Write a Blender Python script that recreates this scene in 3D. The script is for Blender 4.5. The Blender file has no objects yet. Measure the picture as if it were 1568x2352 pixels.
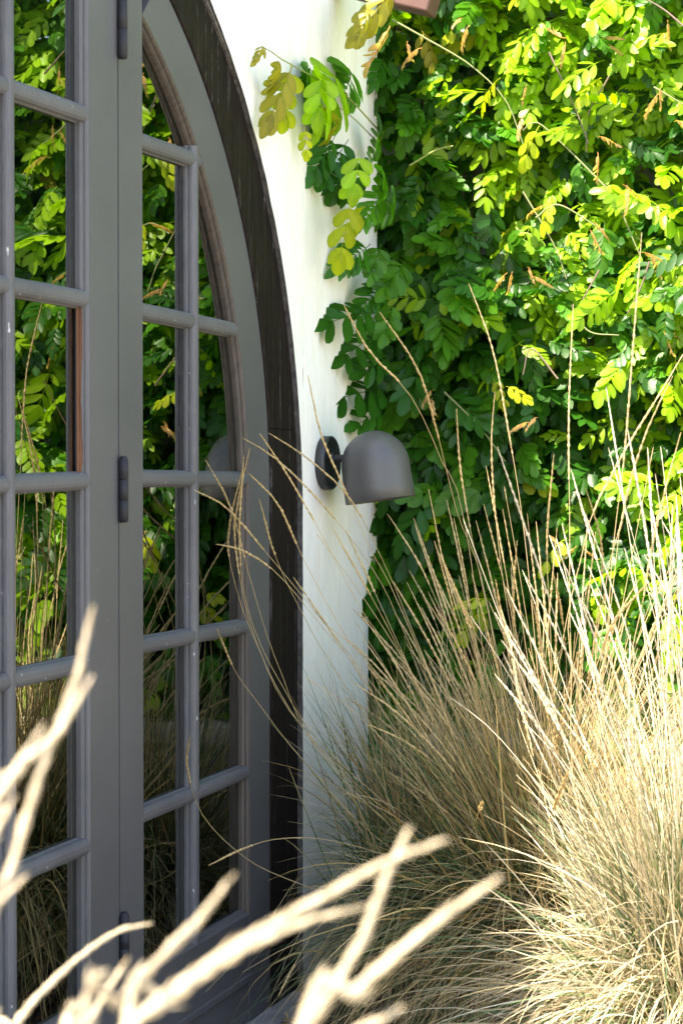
import bpy, math, random
import numpy as np
from mathutils import Vector, Matrix, noise as mnoise
S = bpy.context.scene
COL = S.collection
rng = np.random.default_rng(7)
random.seed(7)

# ------------------------------------------------------------------ camera (world: wall face is x = 0, running along +y)
F, CX, CY = 4400., 784., 1175.5             # focal length and centre in a 1568 x 2351 frame
YAW = math.atan((2250. - CX) / F); PIT = math.atan((CY - 1095.) / F)
CAM = np.array([1.72, 0., 1.40])
FW = np.array([-math.sin(YAW) * math.cos(PIT), math.cos(YAW) * math.cos(PIT), -math.sin(PIT)])
RT = np.array([math.cos(YAW), math.sin(YAW), 0.]); UP = np.cross(RT, FW)
def ray(px, py): return FW + RT * (px - CX) / F - UP * (py - CY) / F
def onX(px, py, X=0.): d = ray(px, py); return CAM + d * (X - CAM[0]) / d[0]
def onY(px, py, Y): d = ray(px, py); return CAM + d * (Y - CAM[1]) / d[1]
def proj(P):
    P = np.atleast_2d(P) - CAM; z = P @ FW
    return CX + F * (P @ RT) / z, CY - F * (P @ UP) / z, z
cd = bpy.data.cameras.new('camera'); cam = bpy.data.objects.new('camera', cd); COL.objects.link(cam)
cam.matrix_world = Matrix(((RT[0], UP[0], -FW[0], CAM[0]), (RT[1], UP[1], -FW[1], CAM[1]), (RT[2], UP[2], -FW[2], CAM[2]), (0, 0, 0, 1)))
cd.sensor_fit = 'VERTICAL'; cd.sensor_height = 36.; cd.lens = 36. * F / 2351.
cd.clip_start = 0.05; cd.clip_end = 600.
cd.dof.use_dof = True; cd.dof.focus_distance = 4.75; cd.dof.aperture_fstop = 8.0
S.camera = cam

# ------------------------------------------------------------------ light
SUN = Vector((1.0, 1.7, -3.29)).normalized()          # direction the light travels
to = -SUN
w = bpy.data.worlds.new('World'); S.world = w; w.use_nodes = True
nt = w.node_tree; bg = nt.nodes['Background']; sk = nt.nodes.new('ShaderNodeTexSky')
sk.sky_type = 'NISHITA'; sk.sun_disc = False
sk.sun_elevation = math.asin(to.z); sk.sun_rotation = math.atan2(to.x, to.y)
nt.links.new(sk.outputs[0], bg.inputs[0]); bg.inputs[1].default_value = 0.15
sl = bpy.data.lights.new('sun', 'SUN'); sl.energy = 4.6; sl.angle = math.radians(0.5); sl.color = (1., .95, .86)
so = bpy.data.objects.new('sun', sl); COL.objects.link(so); so.rotation_euler = SUN.to_track_quat('-Z', 'Y').to_euler()
S.view_settings.view_transform = 'Standard'; S.view_settings.look = 'None'; S.view_settings.gamma = 1
S.view_settings.use_curve_mapping = False
S.view_settings.exposure = 2.22
S.view_settings.use_white_balance = True; S.view_settings.white_balance_temperature = 7300; S.view_settings.white_balance_tint = 11
S.render.engine = 'CYCLES'
S.cycles.max_bounces = 8; S.cycles.transparent_max_bounces = 8; S.cycles.use_denoising = True
S.cycles.sample_clamp_indirect = 8.

# ------------------------------------------------------------------ materials
class NT:
    def __init__(s, name):
        s.m = bpy.data.materials.new(name); s.m.use_nodes = True; s.t = s.m.node_tree
        s.p = s.t.nodes['Principled BSDF']; s.out = s.t.nodes['Material Output']
    def n(s, typ, **k):
        o = s.t.nodes.new(typ)
        for a, v in k.items():
            if a[0] == '_': o.inputs[a[1:].replace('_', ' ')].default_value = v
            else: setattr(o, a, v)
        return o
    def l(s, a, b): s.t.links.new(a, b)
    def noise(s, scale, detail=4, stretch=None, rough=.55):
        tc = s.n('ShaderNodeTexCoord'); v = tc.outputs['Object']
        if stretch:
            mp = s.n('ShaderNodeMapping'); mp.inputs['Scale'].default_value = stretch; s.l(v, mp.inputs[0]); v = mp.outputs[0]
        nz = s.n('ShaderNodeTexNoise', _Scale=scale, _Detail=detail, _Roughness=rough); s.l(v, nz.inputs['Vector'])
        return nz.outputs['Fac']
    def ramp(s, fac, stops):
        r = s.n('ShaderNodeValToRGB'); e = r.color_ramp.elements
        while len(e) < len(stops): e.new(.5)
        for q, (p, c) in zip(e, stops): q.position = p; q.color = (*c, 1) if len(c) == 3 else c
        s.l(fac, r.inputs[0]); return r.outputs[0]
    def mix(s, a, b, f, mode='MIX'):
        x = s.n('ShaderNodeMix', data_type='RGBA', blend_type=mode)
        for i, v in ((0, f), (6, a), (7, b)):
            if hasattr(v, 'is_output'): s.l(v, x.inputs[i])
            else: x.inputs[i].default_value = v if i == 0 else (*v, 1)
        return x.outputs[2]
    def bump(s, h, strength=.3, dist=.002, nrm=None):
        b = s.n('ShaderNodeBump', _Strength=strength, _Distance=dist); s.l(h, b.inputs['Height'])
        if nrm: s.l(nrm, b.inputs['Normal'])
        return b.outputs[0]
def g(v): return (v, v, v)

def m_paint(name, dark, light, chip=(.42, .42, .42), rough=.5, chips=.74):
    N = NT(name)
    c = N.ramp(N.noise(3., 5), [(.3, dark), (.7, light)])
    st = N.noise(9., 5, (6, 60, 3))                                     # brush strokes along the timber
    c = N.mix(c, tuple(x * 1.3 for x in light), N.ramp(st, [(.45, g(0)), (.75, g(.5))]))
    sp = N.noise(110., 3, (1, 1, .35))
    c = N.mix(c, chip, N.ramp(sp, [(chips, g(0)), (chips + .03, g(.8))]))
    N.l(c, N.p.inputs['Base Color']); N.p.inputs['Roughness'].default_value = rough
    b = N.bump(st, .25, .0015); b = N.bump(N.noise(160., 3), .2, .0008, b); N.l(b, N.p.inputs['Normal'])
    return N.m
M_DOOR = m_paint('grey_door_paint', (.064, .063, .067), (.088, .086, .090))
M_BAR = m_paint('weathered_bar_paint', (.056, .056, .064), (.105, .103, .108), (.5, .5, .48), .55, .70)  # weathered grey, darkened and blued for the dim light on the bar sides

def m_casing():
    N = NT('cracked_dark_timber')
    gr = N.noise(5., 6, (8, 22, 1.3))
    c = N.ramp(gr, [(.25, (.004, .003, .003)), (.55, (.012, .008, .007)), (.8, (.024, .017, .014))])
    cr = N.n('ShaderNodeTexWave', wave_type='BANDS', bands_direction='Y', _Scale=2.9, _Distortion=9., _Detail=4.)
    tc = N.n('ShaderNodeTexCoord'); mp = N.n('ShaderNodeMapping'); mp.inputs['Scale'].default_value = (1, 1.9, .16)
    N.l(tc.outputs['Object'], mp.inputs[0]); N.l(mp.outputs[0], cr.inputs['Vector'])
    fl = N.ramp(N.noise(150., 3, (1, 1.3, .25)), [(.50, g(0)), (.56, g(.9))])
    line = N.ramp(cr.outputs['Fac'], [(.93, g(0)), (.975, g(1))])
    f = N.mix(g(0), fl, line); f = N.mix(g(0), f, N.ramp(N.noise(7., 3, (1, 1, .5)), [(.48, g(.12)), (.62, g(1))])); c = N.mix(c, (.085, .08, .08), f)
    N.l(c, N.p.inputs['Base Color']); N.p.inputs['Roughness'].default_value = .62; N.p.inputs['Specular IOR Level'].default_value = .12
    b = N.bump(gr, .35, .003); b = N.bump(line, -.4, .003, b); N.l(b, N.p.inputs['Normal'])
    return N.m
M_CASE = m_casing()

def m_plaster():
    N = NT('white_plaster')
    c = N.ramp(N.noise(1.6, 5), [(.3, (.73, .70, .65)), (.65, (.79, .78, .745))])
    st = N.noise(4.5, 5, (1, 5, .55))
    c = N.mix(c, (.66, .56, .38), N.ramp(st, [(.56, g(0)), (.85, g(.55))]))
    # splash dirt just above the ground
    tc = N.n('ShaderNodeTexCoord'); sx = N.n('ShaderNodeSeparateXYZ'); N.l(tc.outputs['Object'], sx.inputs[0])
    mr = N.n('ShaderNodeMapRange'); N.l(sx.outputs[2], mr.inputs[0])
    mr.inputs[1].default_value = .6; mr.inputs[2].default_value = .0; mr.inputs[3].default_value = 0; mr.inputs[4].default_value = .75
    mt = N.n('ShaderNodeMath', operation='MULTIPLY'); N.l(mr.outputs[0], mt.inputs[0])
    N.l(N.ramp(N.noise(9., 6, (1, 1, .6)), [(.35, g(.2)), (.7, g(1))]), mt.inputs[1])
    c = N.mix(c, (.40, .39, .37), mt.outputs[0])
    N.l(c, N.p.inputs['Base Color']); N.p.inputs['Roughness'].default_value = .85
    b = N.bump(N.noise(3.5, 4, (1, 1, .6)), .8, .02); b = N.bump(N.noise(30., 5), .6, .004, b); N.l(b, N.p.inputs['Normal'])
    return N.m
M_PLAST = m_plaster()

def m_simple(name, c0, c1, scale=8., rough=.6, bump=.3, metal=0., dist=.003, stretch=None):
    N = NT(name); f = N.noise(scale, 5, stretch)
    N.l(N.ramp(f, [(.3, c0), (.7, c1)]), N.p.inputs['Base Color'])
    N.p.inputs['Roughness'].default_value = rough; N.p.inputs['Metallic'].default_value = metal
    if bump: N.l(N.bump(f, bump, dist), N.p.inputs['Normal'])
    return N.m
M_EDGE = m_simple('weathered_plaster_edge', (.018, .016, .015), (.085, .078, .07), 45, .85, .8, 0, .004)
M_IRON = m_simple('black_hinge_paint', (.007, .007, .010), (.013, .013, .018), 40, .7, .2)
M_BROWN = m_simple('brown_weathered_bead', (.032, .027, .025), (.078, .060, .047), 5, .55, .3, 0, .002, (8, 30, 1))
M_RAW = m_simple('bare_orange_wood', (.06, .020, .007), (.18, .065, .02), 7, .65, .5, 0, .002, (8, 30, .8))
M_TERRA = m_simple('red_brown_rafter_paint', (.075, .034, .026), (.11, .052, .040), 14, .7, .5)
M_STONE = m_simple('grey_stone', (.16, .165, .165), (.26, .265, .26), 12, .8, .6, 0, .006)
M_CONC = m_simple('grey_concrete', (.24, .23, .21), (.36, .34, .31), 9, .9, .6, 0, .01)
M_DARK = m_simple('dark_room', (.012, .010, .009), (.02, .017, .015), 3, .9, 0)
M_LAMP = m_simple('bronze_grey_powder_coat', (.072, .069, .067), (.090, .086, .083), 220, .42, .12, .0, .0006)
M_LAMPB = m_simple('black_metal_arm', (.018, .019, .021), (.026, .027, .03), 60, .45, .1)
M_SOIL = m_simple('dark_soil', (.030, .022, .016), (.085, .066, .05), 30, .95, 1., 0, .02)
M_GRAV = m_simple('pale_gravel', (.36, .33, .28), (.52, .48, .42), 60, .9, .8, 0, .01)
M_BULB = m_simple('frosted_bulb', (.7, .7, .66), (.75, .75, .7), 10, .3, 0)

def m_glass():
    N = NT('old_window_glass'); t = N.t
    gl = N.n('ShaderNodeBsdfGlossy', _Roughness=.0); gl.inputs['Color'].default_value = (.97, 1., .96, 1)
    tr = N.n('ShaderNodeBsdfTransparent'); tr.inputs['Color'].default_value = (.62, .66, .60, 1)
    fr = N.n('ShaderNodeFresnel', _IOR=3.1); mx = N.n('ShaderNodeMixShader')
    nrm = N.bump(N.noise(2.2, 2), .12, .01)
    N.l(nrm, gl.inputs['Normal'])
    N.l(fr.outputs[0], mx.inputs[0]); N.l(tr.outputs[0], mx.inputs[1]); N.l(gl.outputs[0], mx.inputs[2]); N.l(mx.outputs[0], N.out.inputs[0])
    return N.m
M_GLASS = m_glass()

def m_leaf(name, trans=.5, rough=.38, boost=(1.5, 1.7, .55), veins=True):
    N = NT(name)
    at = N.n('ShaderNodeAttribute', attribute_name='col')
    c = N.mix(at.outputs['Color'], (.02, .05, .01), N.ramp(N.noise(26., 3), [(.5, g(0)), (.9, g(.35))]))
    N.l(c, N.p.inputs['Base Color']); N.p.inputs['Roughness'].default_value = rough
    N.p.inputs['Specular IOR Level'].default_value = .32
    if veins: N.l(N.bump(N.noise(90., 2), .25, .002), N.p.inputs['Normal'])
    tb = N.n('ShaderNodeBsdfTranslucent'); tc = N.mix(c, boost, 1., 'MULTIPLY'); N.l(tc, tb.inputs[0])
    mx = N.n('ShaderNodeMixShader'); mx.inputs[0].default_value = trans
    N.l(N.p.outputs[0], mx.inputs[1]); N.l(tb.outputs[0], mx.inputs[2]); N.l(mx.outputs[0], N.out.inputs[0])
    return N.m
M_LEAF = m_leaf('vine_leaf')
M_STRAW = m_leaf('dry_grass', .25, .6, (1., .95, .8), False)
def m_stem():
    N = NT('vine_stem'); at = N.n('ShaderNodeAttribute', attribute_name='col'); N.l(at.outputs['Color'], N.p.inputs['Base Color'])
    N.p.inputs['Roughness'].default_value = .6; return N.m
M_STEM = m_stem()

# ------------------------------------------------------------------ object helpers
def tag(o, label=None, cat=None, group=None, kind=None):
    if label: o['label'] = label
    if cat: o['category'] = cat
    if group: o['group'] = group
    if kind: o['kind'] = kind
    return o
def empty(name, loc, label, cat, group=None):
    o = bpy.data.objects.new(name, None); COL.objects.link(o); o.location = loc; o.empty_display_size = .1
    return tag(o, label, cat, group)
def link(name, me, mat, parent=None, smooth=False):
    if mat and not me.materials: me.materials.append(mat)
    if smooth: me.shade_smooth()
    o = bpy.data.objects.new(name, me); COL.objects.link(o)
    if parent:
        o.parent = parent; o.matrix_parent_inverse = Matrix.Translation(-Vector(WORLD(parent)))
    return o
def WORLD(o):
    v = Vector(o.location)
    return v if not o.parent else v                      # parts are modelled in world space, their own location stays 0
def mesh(name, vs, fs, mat, parent=None, smooth=False, col=None):
    me = bpy.data.meshes.new(name); me.from_pydata([tuple(v) for v in vs], [], [tuple(f) for f in fs])
    me.validate(); me.update()
    if col is not None: setcol(me, np.tile(np.array([*col, 1.]), (len(me.vertices), 1)))
    return link(name, me, mat, parent, smooth)
def setcol(me, rgba):
    a = me.color_attributes.new('col', 'FLOAT_COLOR', 'POINT'); a.data.foreach_set('color', np.asarray(rgba, dtype=np.float32).ravel())
def quadmesh(name, V, Q, rgb=None):
    me = bpy.data.meshes.new(name); n = len(V); m = len(Q); k = Q.shape[1]
    me.vertices.add(n); me.vertices.foreach_set('co', V.astype(np.float32).ravel())
    me.loops.add(m * k); me.loops.foreach_set('vertex_index', Q.astype(np.int32).ravel())
    me.polygons.add(m); me.polygons.foreach_set('loop_start', np.arange(0, m * k, k, dtype=np.int32))
    me.polygons.foreach_set('use_smooth', np.ones(m, bool))
    me.update(calc_edges=True)
    if rgb is not None: setcol(me, np.hstack([rgb, np.ones((n, 1))]))
    return me
def box(name, lo, hi, mat, parent=None):
    (x0, y0, z0), (x1, y1, z1) = lo, hi
    v = [(x, y, z) for x in (x0, x1) for y in (y0, y1) for z in (z0, z1)]
    f = [(0, 1, 3, 2), (4, 6, 7, 5), (0, 4, 5, 1), (2, 3, 7, 6), (0, 2, 6, 4), (1, 5, 7, 3)]
    o = mesh(name, v, f, mat, parent)
    b = o.modifiers.new('bevel', 'BEVEL'); b.width = min(.004, .2 * min(x1 - x0, y1 - y0, z1 - z0)); b.segments = 2
    return o
def sweep(name, path, prof, mat, parent=None, closed_prof=True, smooth=False, nrm=None):
    """path: (y,z) points in the wall plane; prof: (u,x), u across the path, x out of the wall."""
    P = np.array(path, float); T = np.gradient(P, axis=0); T /= np.linalg.norm(T, axis=1)[:, None]
    Nn = np.stack([-T[:, 1], T[:, 0]], 1) if nrm is None else np.array(nrm, float)
    vs = []; k = len(prof)
    for p, n_ in zip(P, Nn):
        for u, x in prof: vs.append((x, p[0] + u * n_[0], p[1] + u * n_[1]))
    fs = []
    for i in range(len(P) - 1):
        for j in range(k if closed_prof else k - 1):
            a, b = i * k + j, i * k + (j + 1) % k
            fs.append((a, b, b + k, a + k))
    if closed_prof: fs += [tuple(range(k))[::-1], tuple(range((len(P) - 1) * k, len(P) * k))]
    return mesh(name, vs, fs, mat, parent, smooth)
def tube_arrays(pts, rad, k=5, jitter=0.):
    P = np.array(pts, float); n = len(P); T = np.gradient(P, axis=0); T /= np.linalg.norm(T, axis=1)[:, None] + 1e-9
    ref = np.array([.3, 1., .1]); A = np.cross(T, ref); A /= np.linalg.norm(A, axis=1)[:, None] + 1e-9; B = np.cross(T, A)
    R = np.broadcast_to(np.array(rad, float), (n,)); an = np.arange(k) * 2 * math.pi / k
    rr = R[:, None] * (1 + jitter * (rng.random((n, k)) - .5))
    V = P[:, None] + rr[..., None] * (np.cos(an)[None, :, None] * A[:, None] + np.sin(an)[None, :, None] * B[:, None])
    i = np.arange(n - 1)[:, None] * k; j = np.arange(k)[None]; j2 = (j + 1) % k
    Q = np.stack([i + j, i + j2, i + k + j2, i + k + j], -1).reshape(-1, 4)
    return V.reshape(-1, 3), Q
def tube(name, pts, rad, mat, parent=None, k=8, col=None):
    V, Q = tube_arrays(pts, rad, k); me = quadmesh(name, V, Q, None if col is None else np.tile(col, (len(V), 1)))
    return link(name, me, mat, parent)
def spline(pts, n):
    P = np.array(pts, float); m = len(P)
    if m == 2: return P[0] + (P[1] - P[0]) * np.linspace(0, 1, n)[:, None]
    d = np.r_[0, np.cumsum(np.linalg.norm(np.diff(P, axis=0), axis=1))]; t = np.linspace(0, d[-1], n)
    Q = np.vstack([2 * P[0] - P[1], P, 2 * P[-1] - P[-2]]); out = []
    for x in t:
        i = min(max(np.searchsorted(d, x) - 1, 0), m - 2); u = (x - d[i]) / (d[i + 1] - d[i] + 1e-9)
        a, b, c, e = Q[i], Q[i + 1], Q[i + 2], Q[i + 3]
        out.append(.5 * (2 * b + (c - a) * u + (2 * a - 5 * b + 4 * c - e) * u * u + (3 * b - a - 3 * c + e) * u ** 3))
    return np.array(out)

# ------------------------------------------------------------------ circles of the arch, fitted to the photograph
def fit(pts, X):
    P = [onX(px, py, X)[1:] for px, py in pts]
    A = np.array([[2 * a, 2 * b, 1] for a, b in P]); r = np.linalg.lstsq(A, np.array([a * a + b * b for a, b in P]), rcond=None)[0]
    return r[0], r[1], math.sqrt(r[2] + r[0] ** 2 + r[1] ** 2)
XW, XC, XD, XG = .020, .006, .0, -.0265               # faces of wall, casing, door; the glass
C_WALL = fit([(489, 0), (531, 141), (570, 257), (604, 386), (634, 514), (656, 643), (671, 771), (686, 900), (691, 1000), (694, 1150)], XW)
C_OUT = fit([(471, 0), (517, 141), (559, 257), (595, 386), (625, 514), (647, 643), (662, 771), (676, 900), (682, 1000), (684, 1150)], XC)
C_LEAF = fit([(388, 0), (454, 150), (506, 300), (557, 514), (594, 771), (615, 971), (620, 1100)], XD)
C_GL = fit([(330, 40), (455, 335), (520, 600), (545, 760), (565, 950), (573, 1100)], XD)
YM = C_LEAF[0] - .0                                  # middle of the doorway
SILL = .045
def arch(c, a0=0., a1=math.pi / 2, n=40): return [(c[0] + c[2] * math.cos(a0 + (a1 - a0) * i / n), c[1] + c[2] * math.sin(a0 + (a1 - a0) * i / n)) for i in range(n + 1)]
def full_arch(c, zb, n=72):
    return [(c[0] + c[2], zb + (c[1] - zb) * i / 8) for i in range(8)] + arch(c, 0, math.pi, n) + [(c[0] - c[2], c[1] + (zb - c[1]) * (i + 1) / 8) for i in range(8)]

# ------------------------------------------------------------------ setting
gm = mesh('ground', [(-120, -120, 0), (120, -120, 0), (120, 120, 0), (-120, 120, 0)], [(0, 1, 2, 3)], M_GRAV); gm['kind'] = 'structure'
n = 60; vs = []; fs = []
for i in range(n + 1):
    for j in range(n + 1):
        x = .03 + 2.0 * i / n; y = .4 + 5.2 * j / n
        e = min(i, j, n - i, n - j) / 4.; z = .006 + min(1, e) * (.02 + .03 * mnoise.noise(Vector((x * 4, y * 4, 0))))
        vs.append((x, y, max(z, .005)))
for i in range(n):
    for j in range(n): a = i * (n + 1) + j; fs.append((a, a + n + 1, a + n + 2, a + 1))
o = mesh('planting_bed', vs, fs, M_SOIL, smooth=True); o['kind'] = 'structure'

YE = onX(847, 1250, XW)[1]                            # the open joint near the corner of the wall
YC = onX(868, 150, XW)[1]
ZT = 2.95
bld = empty('stucco_building', (0, 4.8, 0), 'whitewashed stucco building wall around the arched doorway, lamp fixed near its corner', 'building')
def rough(a, i, amp=.004): return a + amp * mnoise.noise(Vector((a * 3.1, i * .9, 7.7)))
def wall_front(name, y0, y1, mat):
    c = C_WALL; vs = []; fs = []
    cols = [(y0, 0.), (c[0] - c[2] - .002, 0.)]
    for i in range(181):
        t = math.pi - math.pi * i / 180; r = c[2] + .004 * mnoise.noise(Vector((i * .35, 3, 1))) + .0012 * mnoise.noise(Vector((i * 2.9, 9, 1)))
        cols.append((c[0] + r * math.cos(t), c[1] + r * math.sin(t)))
    cols += [(c[0] + c[2] + .002, 0.), (y1, 0.)]
    k = len(cols)
    for y, z in cols:
        for x in (XW, XW - .34): vs += [(x, y, z), (x, y, ZT)]
    for i in range(k - 1):
        a, b = 4 * i, 4 * (i + 1)
        # the column just outside the doorway drops to the ground: straight jamb
        fs += [(a, b, b + 1, a + 1), (a + 2, a + 3, b + 3, b + 2), (a + 1, b + 1, b + 3, a + 3), (a, a + 2, b + 2, b)]
    fs += [(0, 1, 3, 2), (4 * (k - 1), 4 * (k - 1) + 2, 4 * (k - 1) + 3, 4 * (k - 1) + 1)]
    return mesh(name, vs, fs, mat, bld)
# front skin: the arc columns, plus solid columns left and right of the doorway
c = C_WALL
def jambwall(name, ya, yb, z1=ZT, x1=XW, z0=0., edge=None):
    vs = []; m = 60
    for j in range(m + 1):
        z = z0 + (z1 - z0) * j / m
        ya_ = ya + (0 if edge != 'a' else .0045 * mnoise.noise(Vector((z * 26, 1, 2))) + .002 * mnoise.noise(Vector((z * 90, 1, 2))))
        yb_ = yb + (0 if edge != 'b' else .006 * mnoise.noise(Vector((z * 16, 5, 2))))
        vs += [(x1, ya_, z), (x1, yb_, z), (x1 - .34, yb_, z), (x1 - .34, ya_, z)]
    fs = []
    for j in range(m):
        for q in range(4): a = 4 * j + q; b = 4 * j + (q + 1) % 4; fs.append((a, b, b + 4, a + 4))
    fs += [(3, 2, 1, 0), tuple(4 * m + q for q in range(4))]
    o = mesh(name, vs, fs, M_PLAST, bld); o.data.materials.append(M_EDGE)
    if edge == 'a':
        for p in o.data.polygons:
            if p.index < 4 * m and p.index % 4 == 3: p.material_index = 1
    return o
def over_arch():
    vs = []; fs = []; m = 180
    for i in range(m + 1):
        t = math.pi - math.pi * i / m; r = c[2] + .004 * mnoise.noise(Vector((i * .35, 3, 1))) + .0012 * mnoise.noise(Vector((i * 2.9, 9, 1)))
        if i in (0, m): r = c[2]
        y, z = c[0] + r * math.cos(t), c[1] + r * math.sin(t)
        vs += [(XW, y, z), (XW, y, ZT), (XW - .34, y, ZT), (XW - .34, y, z)]
    for i in range(m):
        for q in range(4): a = 4 * i + q; b = 4 * i + (q + 1) % 4; fs.append((a, b, b + 4, a + 4))
    o = mesh('wall', vs, fs, M_PLAST, bld); o.data.materials.append(M_EDGE)
    for p in o.data.polygons:
        if p.index % 4 == 3: p.material_index = 1
over_arch()
jambwall('wall', c[0] + c[2], YE - .008, edge='a')
jambwall('wall', -3., c[0] - c[2])
zb = onX(870, 1312, XW)[2]
jambwall('corner_pilaster', YE + .009, YC, z0=zb, x1=XW - .003, edge='b')
jambwall('corner_pilaster_base', YE + .004, YC - .03, z1=zb - .01, x1=XW - .05).data.materials[0] = M_STONE
box('parapet_cap', (-.36, -3., ZT + .002), (XW + .02, YC, ZT + .05), M_PLAST, bld)
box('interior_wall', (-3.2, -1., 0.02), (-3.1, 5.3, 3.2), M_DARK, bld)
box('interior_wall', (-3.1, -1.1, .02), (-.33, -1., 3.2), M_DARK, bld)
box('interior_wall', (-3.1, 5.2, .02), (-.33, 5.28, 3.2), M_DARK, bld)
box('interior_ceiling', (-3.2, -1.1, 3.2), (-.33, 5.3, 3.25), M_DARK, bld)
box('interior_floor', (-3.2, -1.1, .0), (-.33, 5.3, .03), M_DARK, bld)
# rafter tail that pokes into the top of the picture
q = [onY(px, py, 5.0) for px, py in ((895, -6), (980, 27), (994, -26), (880, -75))]
vs = [tuple(p) for p in q] + [(p[0], 5.09, p[2]) for p in q]
q0 = Vector(q[0]) - Vector((.45, 0, -.12)); q3 = Vector(q[3]) - Vector((.45, 0, -.12))
vs[0] = tuple(q0); vs[3] = tuple(q3); vs[4] = (q0.x, 5.09, q0.z); vs[7] = (q3.x, 5.09, q3.z)
b = mesh('rafter_tail', vs, [(0, 1, 2, 3), (7, 6, 5, 4), (0, 4, 5, 1), (1, 5, 6, 2), (2, 6, 7, 3), (3, 7, 4, 0)], M_TERRA, bld)
bv = b.modifiers.new('bevel', 'BEVEL'); bv.width = .006; bv.segments = 2

# arched timber frame
fr = empty('arched_door_frame', (0, C_OUT[0] + C_OUT[2] - .1, 0), 'dark cracked timber frame running round the arched doorway beside the white wall', 'door frame')
ZS = onX(650, 992, XC)[2]
def ring(name, co, ci, a0, a1, xf, xb, mat, parent, n=60, lip=.003):
    vs = []; fs = []
    for i in range(n + 1):
        t = a0 + (a1 - a0) * i / n; cs, sn = math.cos(t), math.sin(t)
        wob = .0018 * mnoise.noise(Vector((i * .9, co[2], 4)))
        ro, ri = co[2], ci[2] + wob
        O = (co[0] + ro * cs, co[1] + ro * sn); I = (ci[0] + ri * cs, ci[1] + ri * sn)
        u = np.array([O[0] - I[0], O[1] - I[1]]); u /= np.linalg.norm(u)
        vs += [(xb, *I), (xf - lip, *I), (xf, I[0] + lip * u[0], I[1] + lip * u[1]), (xf, O[0] - lip * u[0], O[1] - lip * u[1]), (xf - lip, *O), (xb, *O)]
    for i in range(n):
        for j in range(6): a = 6 * i + j; b = 6 * i + (j + 1) % 6; fs.append((a, b, b + 6, a + 6))
    fs += [(5, 4, 3, 2, 1, 0), tuple(6 * n + j for j in range(6))]
    return mesh(name, vs, fs, mat, parent)
BIG = (C_OUT[0], C_OUT[1], C_OUT[2] + .06)            # tucked behind the plaster edge
CI = (C_LEAF[0], C_LEAF[1], C_LEAF[2])
aS = math.asin((ZS - C_OUT[1]) / C_OUT[2])
ring('jamb_timber', BIG, CI, .0, aS - .0012, XC, -.12, M_CASE, fr, 10)
ring('arch_timber', BIG, CI, aS, 1.55, XC, -.12, M_CASE, fr)
ring('arch_timber', BIG, CI, 1.555, math.pi - .02, XC, -.12, M_CASE, fr)
def post(name, ya, yb, za, zb_, mat, parent, xf):
    m = 40; vs = []; fs = []
    for j in range(m + 1):
        z = za + (zb_ - za) * j / m; wv = .003 * mnoise.noise(Vector((z * 7, ya, 2)))
        vs += [(-.12, ya, z), (xf - .003, ya + wv, z), (xf, ya + .004 + wv, z), (xf, yb - .004, z), (xf - .003, yb, z), (-.12, yb, z)]
    for i in range(m):
        for j in range(6): a = 6 * i + j; b = 6 * i + (j + 1) % 6; fs.append((a, b, b + 6, a + 6))
    fs += [(5, 4, 3, 2, 1, 0), tuple(6 * m + j for j in range(6))]
    return mesh(name, vs, fs, mat, parent)
yi = C_LEAF[0] + C_LEAF[2]; yo = C_OUT[0] + C_OUT[2] + .06
zi = CI[1]
post('jamb_timber', yi, yo, .02, zi + .03, M_CASE, fr, XC - .0012)
post('jamb_timber', C_LEAF[0] * 2 - yo, C_LEAF[0] * 2 - yi, .02, 1.38, M_CASE, fr, XC + .002)
# thin weathered bead between timber and plaster
def bead(cc, r, a0, a1, n=70): return [(cc[0] + r * math.cos(a0 + (a1 - a0) * i / n), cc[1] + r * math.sin(a0 + (a1 - a0) * i / n)) for i in range(n + 1)]
M_BEAD = m_simple('weathered_bead', (.03, .027, .025), (.12, .11, .10), 60, .8, .8, 0, .004)
pb = [(C_OUT[0] + C_OUT[2], .02 + (C_OUT[1] - .02) * i / 20) for i in range(20)] + bead(C_OUT, C_OUT[2], 0, math.pi)
pb = [(y + .0010 * mnoise.noise(Vector((i * 1.3, 2, 2))), z) for i, (y, z) in enumerate(pb)]
sweep('edge_bead', pb, [(-.012, XC - .01), (.0, XC - .01), (.0, XC + .007), (-.004, XC + .009), (-.012, XC + .006)], M_BEAD, fr)

# ------------------------------------------------------------------ doors
HB = .018
BARP = [(-.0195, XG), (-.0195, XG + .006), (-.0165, XG + .009), (-.0165, XG + .013), (-.0175, XG + .018), (-.016, XG + .025), (-.011, XG + .031), (-.005, XG + .0335),
        (.005, XG + .0335), (.011, XG + .031), (.016, XG + .025), (.0175, XG + .018), (.0165, XG + .013), (.0165, XG + .009), (.0195, XG + .006), (.0195, XG)]
BARP = [(u, XG + (x - XG) * .78) for u, x in BARP]
BARV = [(u * .93, x + (.0012 if x > XG else 0)) for u, x in BARP]
MOLD = [(0, XG), (0, XD - .0005), (.0035, XD - .0035), (.006, XD - .009), (.006, XD - .013), (.0095, XD - .0145), (.0125, XD - .021), (.0125, XD - .026), (.017, XD - .028), (.017, XG)]
MOLD = [(u * .85, XD + (x - XD) * .78 if x > XG + .001 else x) for u, x in MOLD]
def bar(parent, y0, z0, y1, z1, name='muntin'):
    k = 12; sd = random.random() * 50
    P = [(y0 + (y1 - y0) * i / k, z0 + (z1 - z0) * i / k + .0008 * mnoise.noise(Vector((i * .5, sd, 0)))) for i in range(k + 1)]
    if abs(y1 - y0) < .02: P = [(y0 + .0008 * mnoise.noise(Vector((i * .5, sd, 0))), z) for i, (_, z) in enumerate(P)]
    return sweep(name, P, BARV if abs(y1 - y0) < .02 else BARP, M_BAR, parent)
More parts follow.
